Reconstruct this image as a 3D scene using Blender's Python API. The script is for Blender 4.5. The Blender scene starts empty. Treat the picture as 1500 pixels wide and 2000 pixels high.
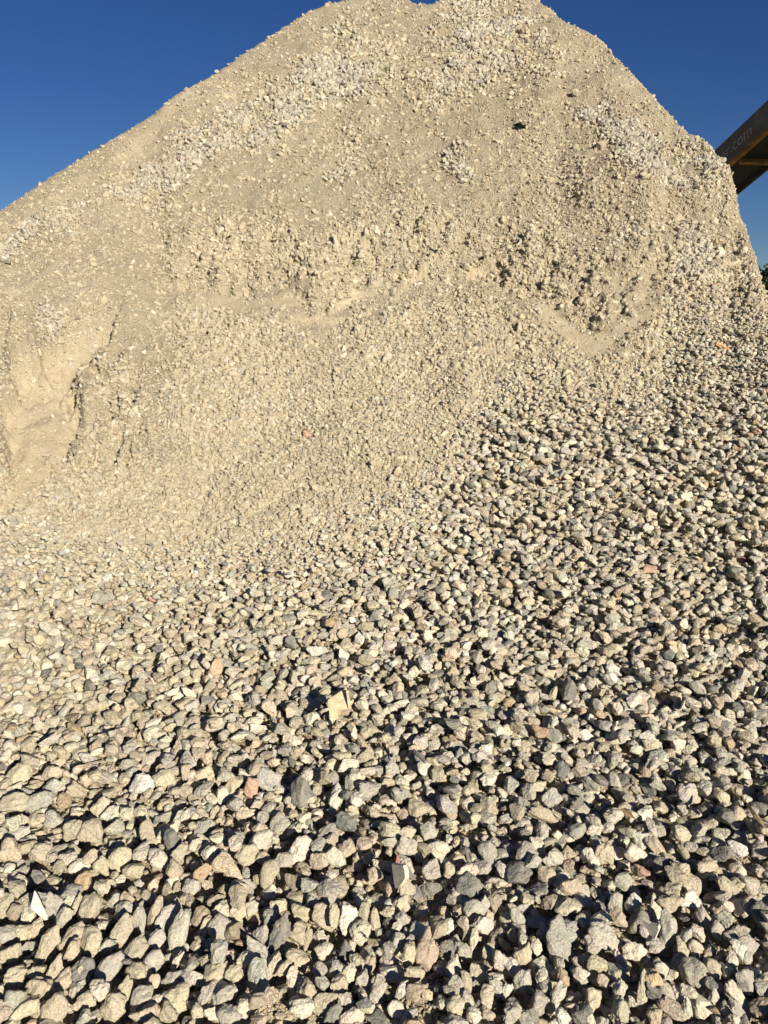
import bpy, bmesh, math, time
import numpy as np
from mathutils import Vector, Matrix

T0 = time.time()
rng = np.random.default_rng(7)
scene = bpy.context.scene
COL = scene.collection

# ------------------------------------------------------------------ camera
F = 1502.0                                   # focal length in photo pixels (1500 x 2000)
PITCH = math.atan(390 / F)
CP, SP = math.cos(PITCH), math.sin(PITCH)
ZC = 1.6
cam_d = bpy.data.cameras.new('camera')
cam = bpy.data.objects.new('camera', cam_d)
COL.objects.link(cam)
cam.location = (0, 0, ZC)
cam.rotation_euler = (math.pi / 2 - PITCH, 0, 0)
cam_d.sensor_fit = 'VERTICAL'
cam_d.sensor_height = 24
cam_d.lens = F / 2000 * 24
cam_d.clip_start = 0.05
cam_d.clip_end = 2000
scene.camera = cam


def project(x, y, z):
    zz = z - ZC
    d = np.maximum(y * CP - zz * SP, 1e-3)
    return 750 + F * x / d, 1000 - F * (y * SP + zz * CP) / d, d


def ray(px, py):
    u = (px - 750) / F
    v = (1000 - py) / F
    return np.array([u, CP + v * SP, v * CP - SP])


# ------------------------------------------------------------------ noise
def _hash(ix, iy, seed):
    h = (ix.astype(np.int64) * 374761393 + iy.astype(np.int64) * 668265263 + seed * 974711) & 0xffffffff
    h = ((h ^ (h >> 13)) * 1274126177) & 0xffffffff
    h = (h ^ (h >> 16)) & 0xffffffff
    return h.astype(np.float64) / 4294967295.0


def vnoise(x, y, seed=0):
    ix, iy = np.floor(x), np.floor(y)
    fx, fy = x - ix, y - iy
    fx = fx * fx * (3 - 2 * fx)
    fy = fy * fy * (3 - 2 * fy)
    a = _hash(ix, iy, seed); b = _hash(ix + 1, iy, seed)
    c = _hash(ix, iy + 1, seed); d = _hash(ix + 1, iy + 1, seed)
    return (a * (1 - fx) + b * fx) * (1 - fy) + (c * (1 - fx) + d * fx) * fy * 1.0 - 0.5


def fbm(x, y, seed=0, octs=4, gain=0.5):
    s = 0; a = 1.0; f = 1.0
    for o in range(octs):
        s = s + a * vnoise(x * f + 17.3 * o, y * f - 9.1 * o, seed + o)
        a *= gain; f *= 2.03
    return s


def smooth(e0, e1, v):
    t = np.clip((v - e0) / (e1 - e0), 0, 1)
    return t * t * (3 - 2 * t)


def pl(pts):
    a = np.array(pts, float)
    return lambda q: np.interp(q, a[:, 0], a[:, 1])


# ------------------------------------------------------------------ shape of the heap (features as seen, turned into real slopes)
sil = pl([(-700, 860), (-400, 660), (-200, 530), (0, 412), (100, 345), (200, 284), (300, 224), (340, 187), (420, 145), (480, 102), (540, 64),
          (600, 24), (650, 6), (700, -4), (760, -5), (798, -2), (810, 9), (846, 9), (858, -3), (950, -12), (1040, -6), (1075, 18), (1100, 42),
          (1150, 63), (1180, 83), (1195, 105), (1250, 160), (1290, 205), (1340, 258), (1375, 273), (1398, 300), (1428, 332), (1436, 370),
          (1442, 412), (1457, 448), (1478, 510), (1490, 560), (1512, 610), (1580, 660), (1700, 780), (2000, 900)])
lower_edge = pl([(250, 560), (330, 555), (420, 560), (490, 580), (560, 562), (610, 622), (650, 612), (700, 565), (760, 575), (820, 548),
                 (880, 562), (950, 540), (1000, 575), (1060, 590), (1120, 640), (1180, 652), (1240, 612), (1280, 545), (1310, 480)])
coarse_edge = pl([(-600, 1030), (0, 1040), (150, 1085), (300, 1110), (450, 1085), (600, 1080), (750, 1040), (830, 985), (870, 925), (920, 880),
                  (940, 765), (1000, 722), (1100, 745), (1200, 772), (1285, 740), (1300, 560), (1400, 520), (1500, 555), (2000, 560)])
base_slope = pl([(-300, 30), (0, 31), (120, 35), (400, 37), (640, 33), (900, 31), (1000, 27), (1080, 21), (1160, 15), (1300, 10), (1500, 7.5), (2100, 6), (2600, 4)])


def scarp_mask(px, py):
    lo = lower_edge(px)
    m = smooth(lo + 6, lo - 14, py) * smooth(lo - 190, lo - 100, py)
    return m * smooth(260, 380, px) * smooth(1300, 1275, px)


def slope_deg(px, py):
    sh = np.interp(px, [-300, 400, 1000, 1500], [45, 30, -30, -70])
    s = base_slope(py + sh)
    s = s + 9 * scarp_mask(px, py)
    lo = lower_edge(px)
    s = s - 2.5 * smooth(lo - 5, lo + 10, py) * smooth(lo + 90, lo + 40, py) * smooth(300, 400, px) * smooth(1300, 1270, px)
    led = smooth(1080, 1160, px) * smooth(345, 372, py) * smooth(470, 430, py)
    s = s + 16 * led
    s = s - 6 * smooth(1060, 1160, px) * smooth(210, 260, py) * smooth(350, 335, py)
    left = smooth(330, 250, px) * smooth(585, 610, py) * smooth(720, 690, py)
    return s + 10 * left


az_mid = np.radians(np.arange(-33, 33.001, 0.115))
az_l = np.radians(np.arange(-80, -33.01, 0.9))
AZ = np.concatenate([az_l, az_mid, -az_l[::-1]])
R = [0.2]
while R[-1] < 19:
    R.append(R[-1] + 0.004 + 0.0017 * R[-1])
R = np.array(R)
NA, NR = len(AZ), len(R)
Z = np.zeros((NR, NA))
z = np.zeros(NA); over = np.zeros(NA); down = np.zeros(NA, bool)
sa, ca = np.sin(AZ), np.cos(AZ)
for i in range(1, NR):
    r0, dr = R[i - 1], R[i] - R[i - 1]
    px, py, d = project(sa * r0, ca * r0, z)
    px = np.clip(px, -700, 2000)
    down |= py < sil(px) + 4
    over = np.where(down, over + dr, 0)
    up = np.tan(np.radians(slope_deg(px, py)))
    sl = np.where(down, up * (1 - np.clip(over / 0.35, 0, 1)) - 0.68 * np.clip(over / 0.5, 0, 1), up)
    sl = sl * np.clip((r0 - 0.7) / 0.6, 0, 1)
    z = z + sl * dr
    z = np.where(down & (z < -0.02), -0.02, z)
    Z[i] = z
# knit the columns a little
for _ in range(2):
    Zs = Z.copy(); Zs[:, 1:-1] = 0.25 * Z[:, :-2] + 0.5 * Z[:, 1:-1] + 0.25 * Z[:, 2:]
    Z = Zs
GX = R[:, None] * sa[None]; GY = R[:, None] * ca[None]
PX, PY, PD = project(GX, GY, Z)
PXc = np.clip(PX, -700, 2000)

# relief: broad undulation, crumbly excavated face, erosion channel at the left, dirt patches at the toe
sc = scarp_mask(PXc, PY)
coarse = smooth(-40, 30, PY - coarse_edge(PXc) + 46 * fbm(GX * 1.7, GY * 1.7, 5, 3))
upper = smooth(1120, 950, PY) * (1 - coarse)
ev = np.clip((R - 1.2) / 2, 0, 1)[:, None]
und = 0.10 * fbm(GX * 0.8, GY * 0.8, 11, 3) * ev
drift = np.zeros_like(PXc)
wx, wy = PXc + 26 * fbm(GX * 4, GY * 4, 33, 3), PY + 26 * fbm(GX * 4, GY * 4, 37, 3)
for (cx, cy, rx, ry, rot, am) in ((470, 585, 80, 15, -8, .8), (395, 560, 60, 10, 0, .5), (570, 590, 45, 16, 25, 1), (625, 628, 55, 9, 0, .7), (715, 572, 60, 9, 30, .9), (815, 550, 70, 9, 40, .9),
                                 (955, 535, 34, 22, 0, 1), (1020, 580, 45, 12, -35, .8), (1095, 632, 75, 14, -36, 1), (1165, 670, 45, 16, -20, 1), (1235, 640, 55, 13, 55, .9), (1165, 715, 35, 10, -50, .7),
                                 (1395, 810, 22, 30, 20, .8), (1450, 690, 50, 18, -10, .5), (120, 380, 160, 12, 33, .45), (330, 215, 150, 12, 40, .45), (1030, 30, 20, 60, 30, .3), (1130, 100, 40, 70, -40, .4), (1215, 200, 30, 60, -35, .4), (60, 545, 90, 9, 20, .5)):
    t = math.radians(rot); u = (wx - cx) * math.cos(t) - (wy - cy) * math.sin(t); v = (wx - cx) * math.sin(t) + (wy - cy) * math.cos(t)
    drift = np.maximum(drift, am * smooth(1.5, 0.8, np.sqrt((u / rx) ** 2 + (v / ry) ** 2)))
cr = np.abs(fbm(GX * 5.5, GY * 5.5, 21, 4)) * 2
crumb = (0.55 * (np.abs(fbm(GX * 6.5, Z * 9.0, 21, 4)) * 2 - 0.3) + 0.45 * (cr - 0.3)) * 0.145 * sc + fbm(GX * 14, Z * 19, 25, 3) * 0.05 * sc
gen = fbm(GX * 4, GY * 4, 41, 4) * 0.05 * upper * (1 - drift) * (1 - 0.6 * sc) + fbm(GX * 16, GY * 16, 45, 3) * 0.018 * upper * (1 - drift)
notch = smooth(26, 6, PXc + 10 * fbm(GX * 9, GY * 9, 67, 3)) * smooth(622, 640, PY) * smooth(715, 698, PY)
gully = 0.6 * fbm((GX + 0.25 * GY) * 3.2, GY * 0.5, 51, 3) * 0.09 * smooth(640, 500, PY) * (1 - 0.5 * sc)
chx = np.interp(PY, [560, 650, 700, 800, 900, 990], [230, 160, 95, 75, 62, -40])
chw = np.interp(PY, [560, 650, 700, 800, 900, 990], [30, 45, 78, 82, 68, 40])
wob = 60 * fbm(GX * 6, GY * 6, 61, 4)
chan = smooth(1.0, 0.72, np.abs(PXc + wob * 0.5 - chx) / chw) * smooth(570, 640, PY) * smooth(1010, 930, PY)
scar = smooth(120, 150, PXc + wob) * smooth(290, 240, PXc + wob) * smooth(660, 700, PY) * smooth(920, 880, PY)
scar_r = (0.05 - np.abs(fbm(GX * 7, GY * 3, 65, 4)) * 0.34) * scar
blk = smooth(85, 62, PXc + wob * 0.5) * smooth(597, 610, PY + wob * 0.3) * smooth(705, 688, PY + wob * 0.3)
chan = chan * (1 - blk)
dirt_patch = np.maximum(np.exp(-((PXc - 530) / 95) ** 2 - ((PY - 1985) / 45) ** 2), np.exp(-((PXc - 825) / 60) ** 2 - ((PY - 1975) / 60) ** 2))
dirt_patch = np.maximum(dirt_patch, np.exp(-((PXc - 445) / 40) ** 2 - ((PY - 1925) / 22) ** 2))
dirt_patch = np.maximum(dirt_patch, 0.8 * np.exp(-((PXc - 1300) / 70) ** 2 - ((PY - 1985) / 22) ** 2))
onheap = (PY > sil(PXc) - 2)
Z = Z + (und + crumb + gen + gully - 0.15 * chan + scar_r + 0.13 * blk - 0.16 * notch)
Z = Z + dirt_patch * (0.022 + 0.03 * np.abs(fbm(GX * 22, GY * 22, 71, 4)))
Z = Z - 0.055 * smooth(-110, 90, PY - coarse_edge(PXc)) * ev + 0.012 * fbm(GX * 14, GY * 14, 75, 3) * coarse
Z = np.where(R[:, None] < 0.5, np.minimum(Z, 0.0), Z)
# put the crest back on the outline the photo shows after the relief was added
tgt = np.zeros(NA)
for lo_t, hi_t in ((-0.6, 0.8),):
    a0 = np.full(NA, lo_t); a1 = np.full(NA, hi_t)
    for _ in range(30):
        mid = 0.5 * (a0 + a1)
        qx, qy, _d = project(sa * 10, ca * 10, ZC + 10 * mid)
        below = qy > sil(np.clip(qx, -700, 2000))
        a0 = np.where(below, mid, a0); a1 = np.where(below, a1, mid)
    tgt = a0
el = (Z - ZC) / R[:, None]
el[R < 3] = -9
kpk = np.argmax(el, 0); cur = el[kpk, np.arange(NA)]; rpk = R[kpk]
corr = np.where(np.abs(AZ) < 0.57, np.clip(tgt - cur, -0.08, 0.08), 0)
corr = np.convolve(np.pad(corr, 2, mode='edge'), np.ones(5) / 5, 'valid')
Z = Z + R[:, None] * corr[None] * np.clip(R[:, None] / rpk[None], 0, 1) ** 3 * (R[:, None] < rpk[None] + 1.5)
PX, PY, PD = project(GX, GY, Z)


def terrain(x, y, G=None):
    G = Z if G is None else G
    r = np.hypot(x, y); a = np.arctan2(x, y)
    i = np.clip(np.interp(r, R, np.arange(NR)), 0, NR - 1.001)
    j = np.clip(np.interp(a, AZ, np.arange(NA)), 0, NA - 1.001)
    i0 = i.astype(int); j0 = j.astype(int); fi = i - i0; fj = j - j0
    return (G[i0, j0] * (1 - fi) + G[i0 + 1, j0] * fi) * (1 - fj) + (G[i0, j0 + 1] * (1 - fi) + G[i0 + 1, j0 + 1] * fi) * fj


def hit(px, py):
    """the point of the heap that the photo shows at this pixel"""
    d = ray(px, py)
    t = np.arange(1.2, 14, 0.01)
    g = ZC + d[2] * t - terrain(d[0] * t, d[1] * t)
    k = np.argmax(g < 0)
    if not g[k] < 0:
        k = int(np.argmin(g))
    t0, t1 = t[max(k - 1, 0)], t[k]
    for _ in range(12):
        m = 0.5 * (t0 + t1)
        if ZC + d[2] * m - float(terrain(np.array([d[0] * m]), np.array([d[1] * m]))[0]) < 0: t1 = m
        else: t0 = m
    return np.array([d[0] * t1, d[1] * t1, ZC + d[2] * t1])


# ------------------------------------------------------------------ materials
def new_mat(name):
    m = bpy.data.materials.new(name); m.use_nodes = True
    nt = m.node_tree
    b = nt.nodes['Principled BSDF']
    b.inputs['Roughness'].default_value = 0.95
    b.inputs['Specular IOR Level'].default_value = 0.15
    return m, nt, b


def node(nt, kind, **kw):
    n = nt.nodes.new(kind)
    for k, v in kw.items():
        if k in n.inputs: n.inputs[k].default_value = v
        else: setattr(n, k, v)
    return n


def mixc(nt, fac, a, b, blend='MIX'):
    n = nt.nodes.new('ShaderNodeMix'); n.data_type = 'RGBA'; n.blend_type = blend
    for s, v in ((0, fac), (6, a), (7, b)):
        if hasattr(v, 'is_output'): nt.links.new(v, n.inputs[s])
        else: n.inputs[s].default_value = v if s == 0 else (*v, 1)
    return n.outputs[2]


def ramp(nt, src, p0, p1):
    n = nt.nodes.new('ShaderNodeMapRange')
    n.inputs[1].default_value = p0; n.inputs[2].default_value = p1
    nt.links.new(src, n.inputs[0])
    return n.outputs[0]


def simple_mat(name, col, rough=0.7, var=0.15, scale=40, metal=0.0, bump=0.15):
    m, nt, b = new_mat(name)
    tc = node(nt, 'ShaderNodeTexCoord')
    n = node(nt, 'ShaderNodeTexNoise', Scale=scale, Detail=6.0)
    nt.links.new(tc.outputs['Object'], n.inputs['Vector'])
    dark = tuple(c * (1 - var) for c in col); lite = tuple(min(1, c * (1 + var)) for c in col)
    nt.links.new(mixc(nt, ramp(nt, n.outputs[0], 0.3, 0.7), dark, lite), b.inputs['Base Color'])
    b.inputs['Roughness'].default_value = rough; b.inputs['Metallic'].default_value = metal
    bp = node(nt, 'ShaderNodeBump', Strength=bump, Distance=0.01)
    nt.links.new(n.outputs[0], bp.inputs['Height']); nt.links.new(bp.outputs[0], b.inputs['Normal'])
    return m


def rock_mat():
    m, nt, b = new_mat('rock')
    tc = node(nt, 'ShaderNodeTexCoord')
    geo = node(nt, 'ShaderNodeNewGeometry')
    at = node(nt, 'ShaderNodeAttribute', attribute_name='Col')
    n1 = node(nt, 'ShaderNodeTexNoise', Scale=28.0, Detail=5.0, Roughness=0.6)
    n2 = node(nt, 'ShaderNodeTexNoise', Scale=150.0, Detail=5.0, Roughness=0.65)
    vo = node(nt, 'ShaderNodeTexVoronoi', Scale=95.0)
    for n in (n1, n2, vo): nt.links.new(geo.outputs['Position'], n.inputs['Vector'])
    c = at.outputs['Color']
    dust = mixc(nt, ramp(nt, n1.outputs[0], 0.42, 0.66), c, (0.50, 0.44, 0.325))
    mx = nt.nodes.new('ShaderNodeMix'); mx.data_type = 'RGBA'; mx.inputs[0].default_value = 0.45
    nt.links.new(c, mx.inputs[6]); nt.links.new(dust, mx.inputs[7])
    c2 = mixc(nt, ramp(nt, n2.outputs[0], 0.30, 0.72), (0.66, 0.65, 0.64), (1.22, 1.2, 1.16))
    c3 = mixc(nt, 1.0, mx.outputs[2], c2, 'MULTIPLY')
    pit = mixc(nt, ramp(nt, vo.outputs['Distance'], 0.06, 0.22), (0.72, 0.70, 0.68), (1, 1, 1))
    nt.links.new(mixc(nt, 1.0, c3, pit, 'MULTIPLY'), b.inputs['Base Color'])
    ad = node(nt, 'ShaderNodeMath', operation='ADD'); nt.links.new(n2.outputs[0], ad.inputs[0])
    m2 = node(nt, 'ShaderNodeMath', operation='MULTIPLY'); m2.inputs[1].default_value = 1.6
    nt.links.new(n1.outputs[0], m2.inputs[0]); nt.links.new(m2.outputs[0], ad.inputs[1])
    bp = node(nt, 'ShaderNodeBump', Strength=0.75, Distance=0.012)
    nt.links.new(ad.outputs[0], bp.inputs['Height']); nt.links.new(bp.outputs[0], b.inputs['Normal'])
    b.inputs['Roughness'].default_value = 0.9
    return m


def sand_mat():
    m, nt, b = new_mat('sandy_gravel')
    geo = node(nt, 'ShaderNodeNewGeometry')
    at = node(nt, 'ShaderNodeAttribute', attribute_name='drift')
    n0 = node(nt, 'ShaderNodeTexNoise', Scale=1.3, Detail=5.0)
    n1 = node(nt, 'ShaderNodeTexNoise', Scale=22.0, Detail=8.0, Roughness=0.7)
    n2 = node(nt, 'ShaderNodeTexNoise', Scale=110.0, Detail=4.0, Roughness=0.7)
    v1 = node(nt, 'ShaderNodeTexVoronoi', Scale=62.0); v2 = node(nt, 'ShaderNodeTexVoronoi', Scale=130.0)
    for n in (n0, n1, n2, v1, v2): nt.links.new(geo.outputs['Position'], n.inputs['Vector'])
    base = mixc(nt, ramp(nt, n0.outputs[0], 0.35, 0.65), (0.465, 0.385, 0.250), (0.535, 0.452, 0.308))
    base = mixc(nt, ramp(nt, n1.outputs[0], 0.3, 0.7), mixc(nt, 1.0, base, (0.84, 0.82, 0.80), 'MULTIPLY'), mixc(nt, 1.0, base, (1.10, 1.10, 1.11), 'MULTIPLY'))
    gr = nt.nodes.new('ShaderNodeSeparateColor'); nt.links.new(v1.outputs['Color'], gr.inputs[0])
    gcol = mixc(nt, gr.outputs[0], (0.35, 0.30, 0.215), (0.58, 0.505, 0.375))
    nd = node(nt, 'ShaderNodeMath', operation='SUBTRACT'); nd.inputs[0].default_value = 1.0
    nt.links.new(at.outputs['Fac'], nd.inputs[1])
    gm = ramp(nt, gr.outputs[1], 0.45, 0.6)
    fm = node(nt, 'ShaderNodeMath', operation='MULTIPLY'); nt.links.new(gm, fm.inputs[0]); nt.links.new(nd.outputs[0], fm.inputs[1])
    fm2 = node(nt, 'ShaderNodeMath', operation='MULTIPLY'); nt.links.new(fm.outputs[0], fm2.inputs[0]); fm2.inputs[1].default_value = 0.55
    base = mixc(nt, fm2.outputs[0], base, gcol)
    nt.links.new(base, b.inputs['Base Color'])
    inv = node(nt, 'ShaderNodeMath', operation='SUBTRACT'); inv.inputs[0].default_value = 1.0; nt.links.new(v1.outputs['Distance'], inv.inputs[1])
    inv2 = node(nt, 'ShaderNodeMath', operation='MULTIPLY'); nt.links.new(inv.outputs[0], inv2.inputs[0]); nt.links.new(fm.outputs[0], inv2.inputs[1])
    s1 = node(nt, 'ShaderNodeMath', operation='ADD'); nt.links.new(inv2.outputs[0], s1.inputs[0]); nt.links.new(n2.outputs[0], s1.inputs[1])
    s2 = node(nt, 'ShaderNodeMath', operation='SUBTRACT'); nt.links.new(s1.outputs[0], s2.inputs[0]); nt.links.new(v2.outputs['Distance'], s2.inputs[1])
    bp = node(nt, 'ShaderNodeBump', Distance=0.019)
    st = node(nt, 'ShaderNodeMapRange'); nt.links.new(at.outputs['Fac'], st.inputs[0]); st.inputs[3].default_value = 0.85; st.inputs[4].default_value = 0.55
    nt.links.new(st.outputs[0], bp.inputs['Strength'])
    nt.links.new(s2.outputs[0], bp.inputs['Height']); nt.links.new(bp.outputs[0], b.inputs['Normal'])
    return m


ROCK = rock_mat()
SAND = sand_mat()


# ------------------------------------------------------------------ mesh helpers
def raw_mesh(name, V, Fc, col=None, smooth_shade=False, mat=None, attr=None):
    V = np.ascontiguousarray(V, np.float32); Fc = np.ascontiguousarray(Fc, np.int32)
    me = bpy.data.meshes.new(name)
    nv, nf, k = len(V), len(Fc), Fc.shape[1]
    me.vertices.add(nv); me.vertices.foreach_set('co', V.ravel())
    me.loops.add(nf * k); me.loops.foreach_set('vertex_index', Fc.ravel())
    me.polygons.add(nf); me.polygons.foreach_set('loop_start', np.arange(0, nf * k, k, dtype=np.int32))
    me.update(calc_edges=True)
    me.polygons.foreach_set('use_smooth', np.full(nf, smooth_shade, bool))
    if col is not None:
        a = me.attributes.new('Col', 'FLOAT_COLOR', 'POINT')
        c = np.ones((nv, 4), np.float32); c[:, :3] = col
        a.data.foreach_set('color', c.ravel())
    if attr is not None:
        a = me.attributes.new(attr[0], 'FLOAT', 'POINT'); a.data.foreach_set('value', np.ascontiguousarray(attr[1], np.float32))
    if mat: me.materials.append(mat)
    return me


def link(name, me, parent=None):
    o = bpy.data.objects.new(name, me); COL.objects.link(o)
    if parent: o.parent = parent
    return o


def tag(o, label, cat, group=None):
    o['label'] = label; o['category'] = cat
    if group: o['group'] = group
    return o


def bm_obj(name, bm, mat, parent=None, shade=False):
    me = bpy.data.meshes.new(name); bmesh.ops.recalc_face_normals(bm, faces=bm.faces); bm.to_mesh(me); bm.free()
    for p in me.polygons: p.use_smooth = shade
    if mat: me.materials.append(mat)
    return link(name, me, parent)


def ico(sub):
    bm = bmesh.new(); bmesh.ops.create_icosphere(bm, subdivisions=sub, radius=1)
    bm.verts.ensure_lookup_table()
    V = np.array([v.co[:] for v in bm.verts]); Fc = np.array([[v.index for v in f.verts] for f in bm.faces]); bm.free()
    return V / np.linalg.norm(V, axis=1)[:, None], Fc


ICO = {k: ico(k) for k in (1, 2, 3, 4)}


def rock_shape(sub, g, rough=0.05, soft=None):
    D, _ = ICO[sub]
    n = g.normal(size=(int(g.integers(8, 13)), 3)); n /= np.linalg.norm(n, axis=1)[:, None]
    dd = g.uniform(0.62, 1.0, len(n))
    k = soft if soft else g.uniform(28, 80)
    ri = dd[None] / np.maximum(D @ n.T, 0.05)
    r = np.sum(np.minimum(ri, 20) ** -k, axis=1) ** (-1 / k)
    r = np.minimum(r, 1.35)
    for fr, am in ((2.3, 0.9), (4.6, 0.75), (8.5, 0.6)):
        for _ in range(3):
            kv = g.normal(size=3) * fr
            r = r * (1 + rough * am * np.sin(D @ kv + g.uniform(0, 6.28)))
    V = D * r[:, None]
    lo, hi = V.min(0), V.max(0)
    return (V - (lo + hi) / 2) / ((hi - lo) / 2)


PROTO = {s: [rock_shape(s, rng, 0.038 if s > 1 else 0.12) for _ in range(n)] for s, n in ((1, 40), (2, 60), (3, 70))}

PAL = {  # base colours of the broken stone
    'buff': (0.475, 0.41, 0.295), 'pale': (0.575, 0.525, 0.41), 'grey': (0.42, 0.395, 0.33), 'dark': (0.195, 0.19, 0.17),
    'ochre': (0.46, 0.355, 0.225), 'white': (0.62, 0.585, 0.49), 'pink': (0.45, 0.285, 0.21), 'brown': (0.33, 0.27, 0.195)}
PK = list(PAL); PV = np.array([PAL[k] for k in PK])


def pick_colors(n, px, g):
    """buff on the left, greyer towards the right of the heap"""
    gr = np.clip((px - 300) / 900, 0, 1)
    w = np.stack([0.48 - 0.22 * gr, 0.24 - 0.04 * gr, 0.17 + 0.20 * gr, 0.02 + 0.05 * gr, 0.012 + 0 * gr, 0.03 + 0.02 * gr, 0.0012 + 0 * gr, 0.014 + 0.008 * gr], 1)
    w /= w.sum(1)[:, None]
    k = (g.random(n)[:, None] > np.cumsum(w, 1)).sum(1).clip(0, 7)
    c = PV[k] * 1.17 * g.uniform(0.80, 1.16, n)[:, None]
    return c * (1 + g.normal(0, 0.02, (n, 3)))


def rand_rot(n, g):
    q = g.normal(size=(n, 4)); q /= np.linalg.norm(q, axis=1)[:, None]
    w, x, y, z = q.T
    return np.stack([np.stack([1 - 2 * (y * y + z * z), 2 * (x * y - z * w), 2 * (x * z + y * w)], 1),
                     np.stack([2 * (x * y + z * w), 1 - 2 * (x * x + z * z), 2 * (y * z - x * w)], 1),
                     np.stack([2 * (x * z - y * w), 2 * (y * z + x * w), 1 - 2 * (x * x + y * y)], 1)], 1)


class Heap:
    """collects many stones into one mesh"""
    def __init__(s): s.V = []; s.F = []; s.C = []; s.n = 0

    def add(s, sub, M, pos, cols, g):
        P = PROTO[sub]; Fc = ICO[sub][1]; nv = len(P[0])
        which = g.integers(0, len(P), len(pos))
        for k in range(len(P)):
            sel = np.nonzero(which == k)[0]
            if not len(sel): continue
            V = np.einsum('nij,vj->nvi', M[sel], P[k]) + pos[sel][:, None]
            s.V.append(V.reshape(-1, 3))
            s.F.append((Fc[None] + (s.n + np.arange(len(sel)) * nv)[:, None, None]).reshape(-1, 3))
            s.C.append(np.repeat(cols[sel], nv, 0)); s.n += nv * len(sel)

    def build(s, name):
        return link(name, raw_mesh(name, np.concatenate(s.V), np.concatenate(s.F), np.concatenate(s.C), False, ROCK))


# ------------------------------------------------------------------ packing the coarse stones by dropping them on a height map
CELL = 0.006
X0, X1, Y0, Y1 = -3.6, 5.2, 0.7, 8.2
gx = np.arange(X0, X1, CELL); gy = np.arange(Y0, Y1, CELL)
H0 = terrain(*np.meshgrid(gx, gy)).astype(np.float32)
H = H0.copy()
HPX, HPY, HPD = project(*np.meshgrid(gx, gy), H0)
CM = smooth(-75, 35, HPY - coarse_edge(np.clip(HPX, -600, 2000)) + 46 * fbm(*[q * 1.7 for q in np.meshgrid(gx, gy)], 5, 3))
midp = np.exp(-((HPX - 420) / 160) ** 2 - ((HPY - 765) / 45) ** 2) + 0.9 * np.exp(-((HPX - 620) / 190) ** 2 - ((HPY - 820) / 55) ** 2) + 0.5 * np.exp(-((HPX - 800) / 120) ** 2 - ((HPY - 760) / 60) ** 2)
CM = np.maximum(CM, 0.26 * np.clip(midp, 0, 1) * np.clip(0.8 + 1.5 * fbm(*[q * 4 for q in np.meshgrid(gx, gy)], 15, 3), 0, 1.5))
CM = CM * smooth(38, 95, HPY - sil(np.clip(HPX, -700, 2000)))
CM = np.where((HPX > -260) & (HPX < 1760) & (HPY < 2400), CM, 0)
GRADE = (0.5 + 0.5 * smooth(-70, 170, HPY - coarse_edge(np.clip(HPX, -600, 2000)))) * (1 - 0.12 * smooth(1270, 1340, HPX) * smooth(860, 760, HPY))
DIRT = np.maximum(np.exp(-((HPX - 530) / 95) ** 2 - ((HPY - 1985) / 45) ** 2), np.exp(-((HPX - 825) / 60) ** 2 - ((HPY - 1975) / 60) ** 2))
size_px = pl([(400, 9), (540, 8), (700, 11.5), (800, 15.5), (900, 19.5), (1000, 21), (1100, 21), (1200, 24), (1350, 28), (1500, 33), (1700, 39), (1900, 46), (2100, 52), (2500, 64)])


def ellipsoid_drop(x, y, M, q, commit=False, z_at=None):
    """lowest resting height of the ellipsoid M (columns = half axes) at x, y"""
    S = M @ M.T
    rx, ry = math.sqrt(S[0, 0]), math.sqrt(S[1, 1])
    i0 = int((y - ry - Y0) / CELL); i1 = int((y + ry - Y0) / CELL) + 1
    j0 = int((x - rx - X0) / CELL); j1 = int((x + rx - X0) / CELL) + 1
    if i0 < 0 or j0 < 0 or i1 >= H.shape[0] or j1 >= H.shape[1]: return None
    dx = gx[j0:j1][None] - x; dy = gy[i0:i1][:, None] - y
    A = np.linalg.inv(S)
    b = A[0, 2] * dx + A[1, 2] * dy
    cc = A[0, 0] * dx * dx + 2 * A[0, 1] * dx * dy + A[1, 1] * dy * dy - 1
    disc = b * b - A[2, 2] * cc
    ok = disc > 0
    if ok.sum() < 3: return None
    rt = np.sqrt(np.maximum(disc, 0))
    zl = (-b - rt) / A[2, 2]; zh = (-b + rt) / A[2, 2]
    if z_at is None:
        z_at = float(np.quantile((H[i0:i1, j0:j1] - zl)[ok], q))
    if commit:
        sub = H[i0:i1, j0:j1]
        sub[ok] = np.maximum(sub, z_at + 0.9 * zh)[ok]
    return z_at


def stone_axes(n, size, g):
    """random half-axes (long, mid, short) with the flat side roughly down"""
    a = size * 0.5 * g.uniform(1.0, 1.5, n); b = size * 0.5 * g.uniform(0.85, 1.1, n); c = size * 0.5 * g.uniform(0.55, 0.95, n)
    yaw = g.uniform(0, 6.283, n); t1 = g.normal(0, 0.4, n); t2 = g.normal(0, 0.4, n)
    out = np.zeros((n, 3, 3))
    for k in range(n):
        Rm = np.array(Matrix.Rotation(yaw[k], 3, 'Z') @ Matrix.Rotation(t1[k] - 0.15, 3, 'X') @ Matrix.Rotation(t2[k], 3, 'Y'))
        out[k] = Rm @ np.diag([a[k], b[k], c[k]])
    return out


cells = np.nonzero(CM.ravel() > 0.02)[0]
# weight by what the picture sees of each cell: near cells need fewer, bigger stones
wgt = CM.ravel()[cells] * (1.0 / np.maximum(GRADE.ravel()[cells] * size_px(HPY.ravel()[cells]) * HPD.ravel()[cells] / F, 0.02) ** 2)
area_w = wgt.sum() * CELL * CELL
cum = np.cumsum(wgt / wgt.sum())


OCC = np.zeros((1000, 750), bool)   # where traced stones lie open to the camera


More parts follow.
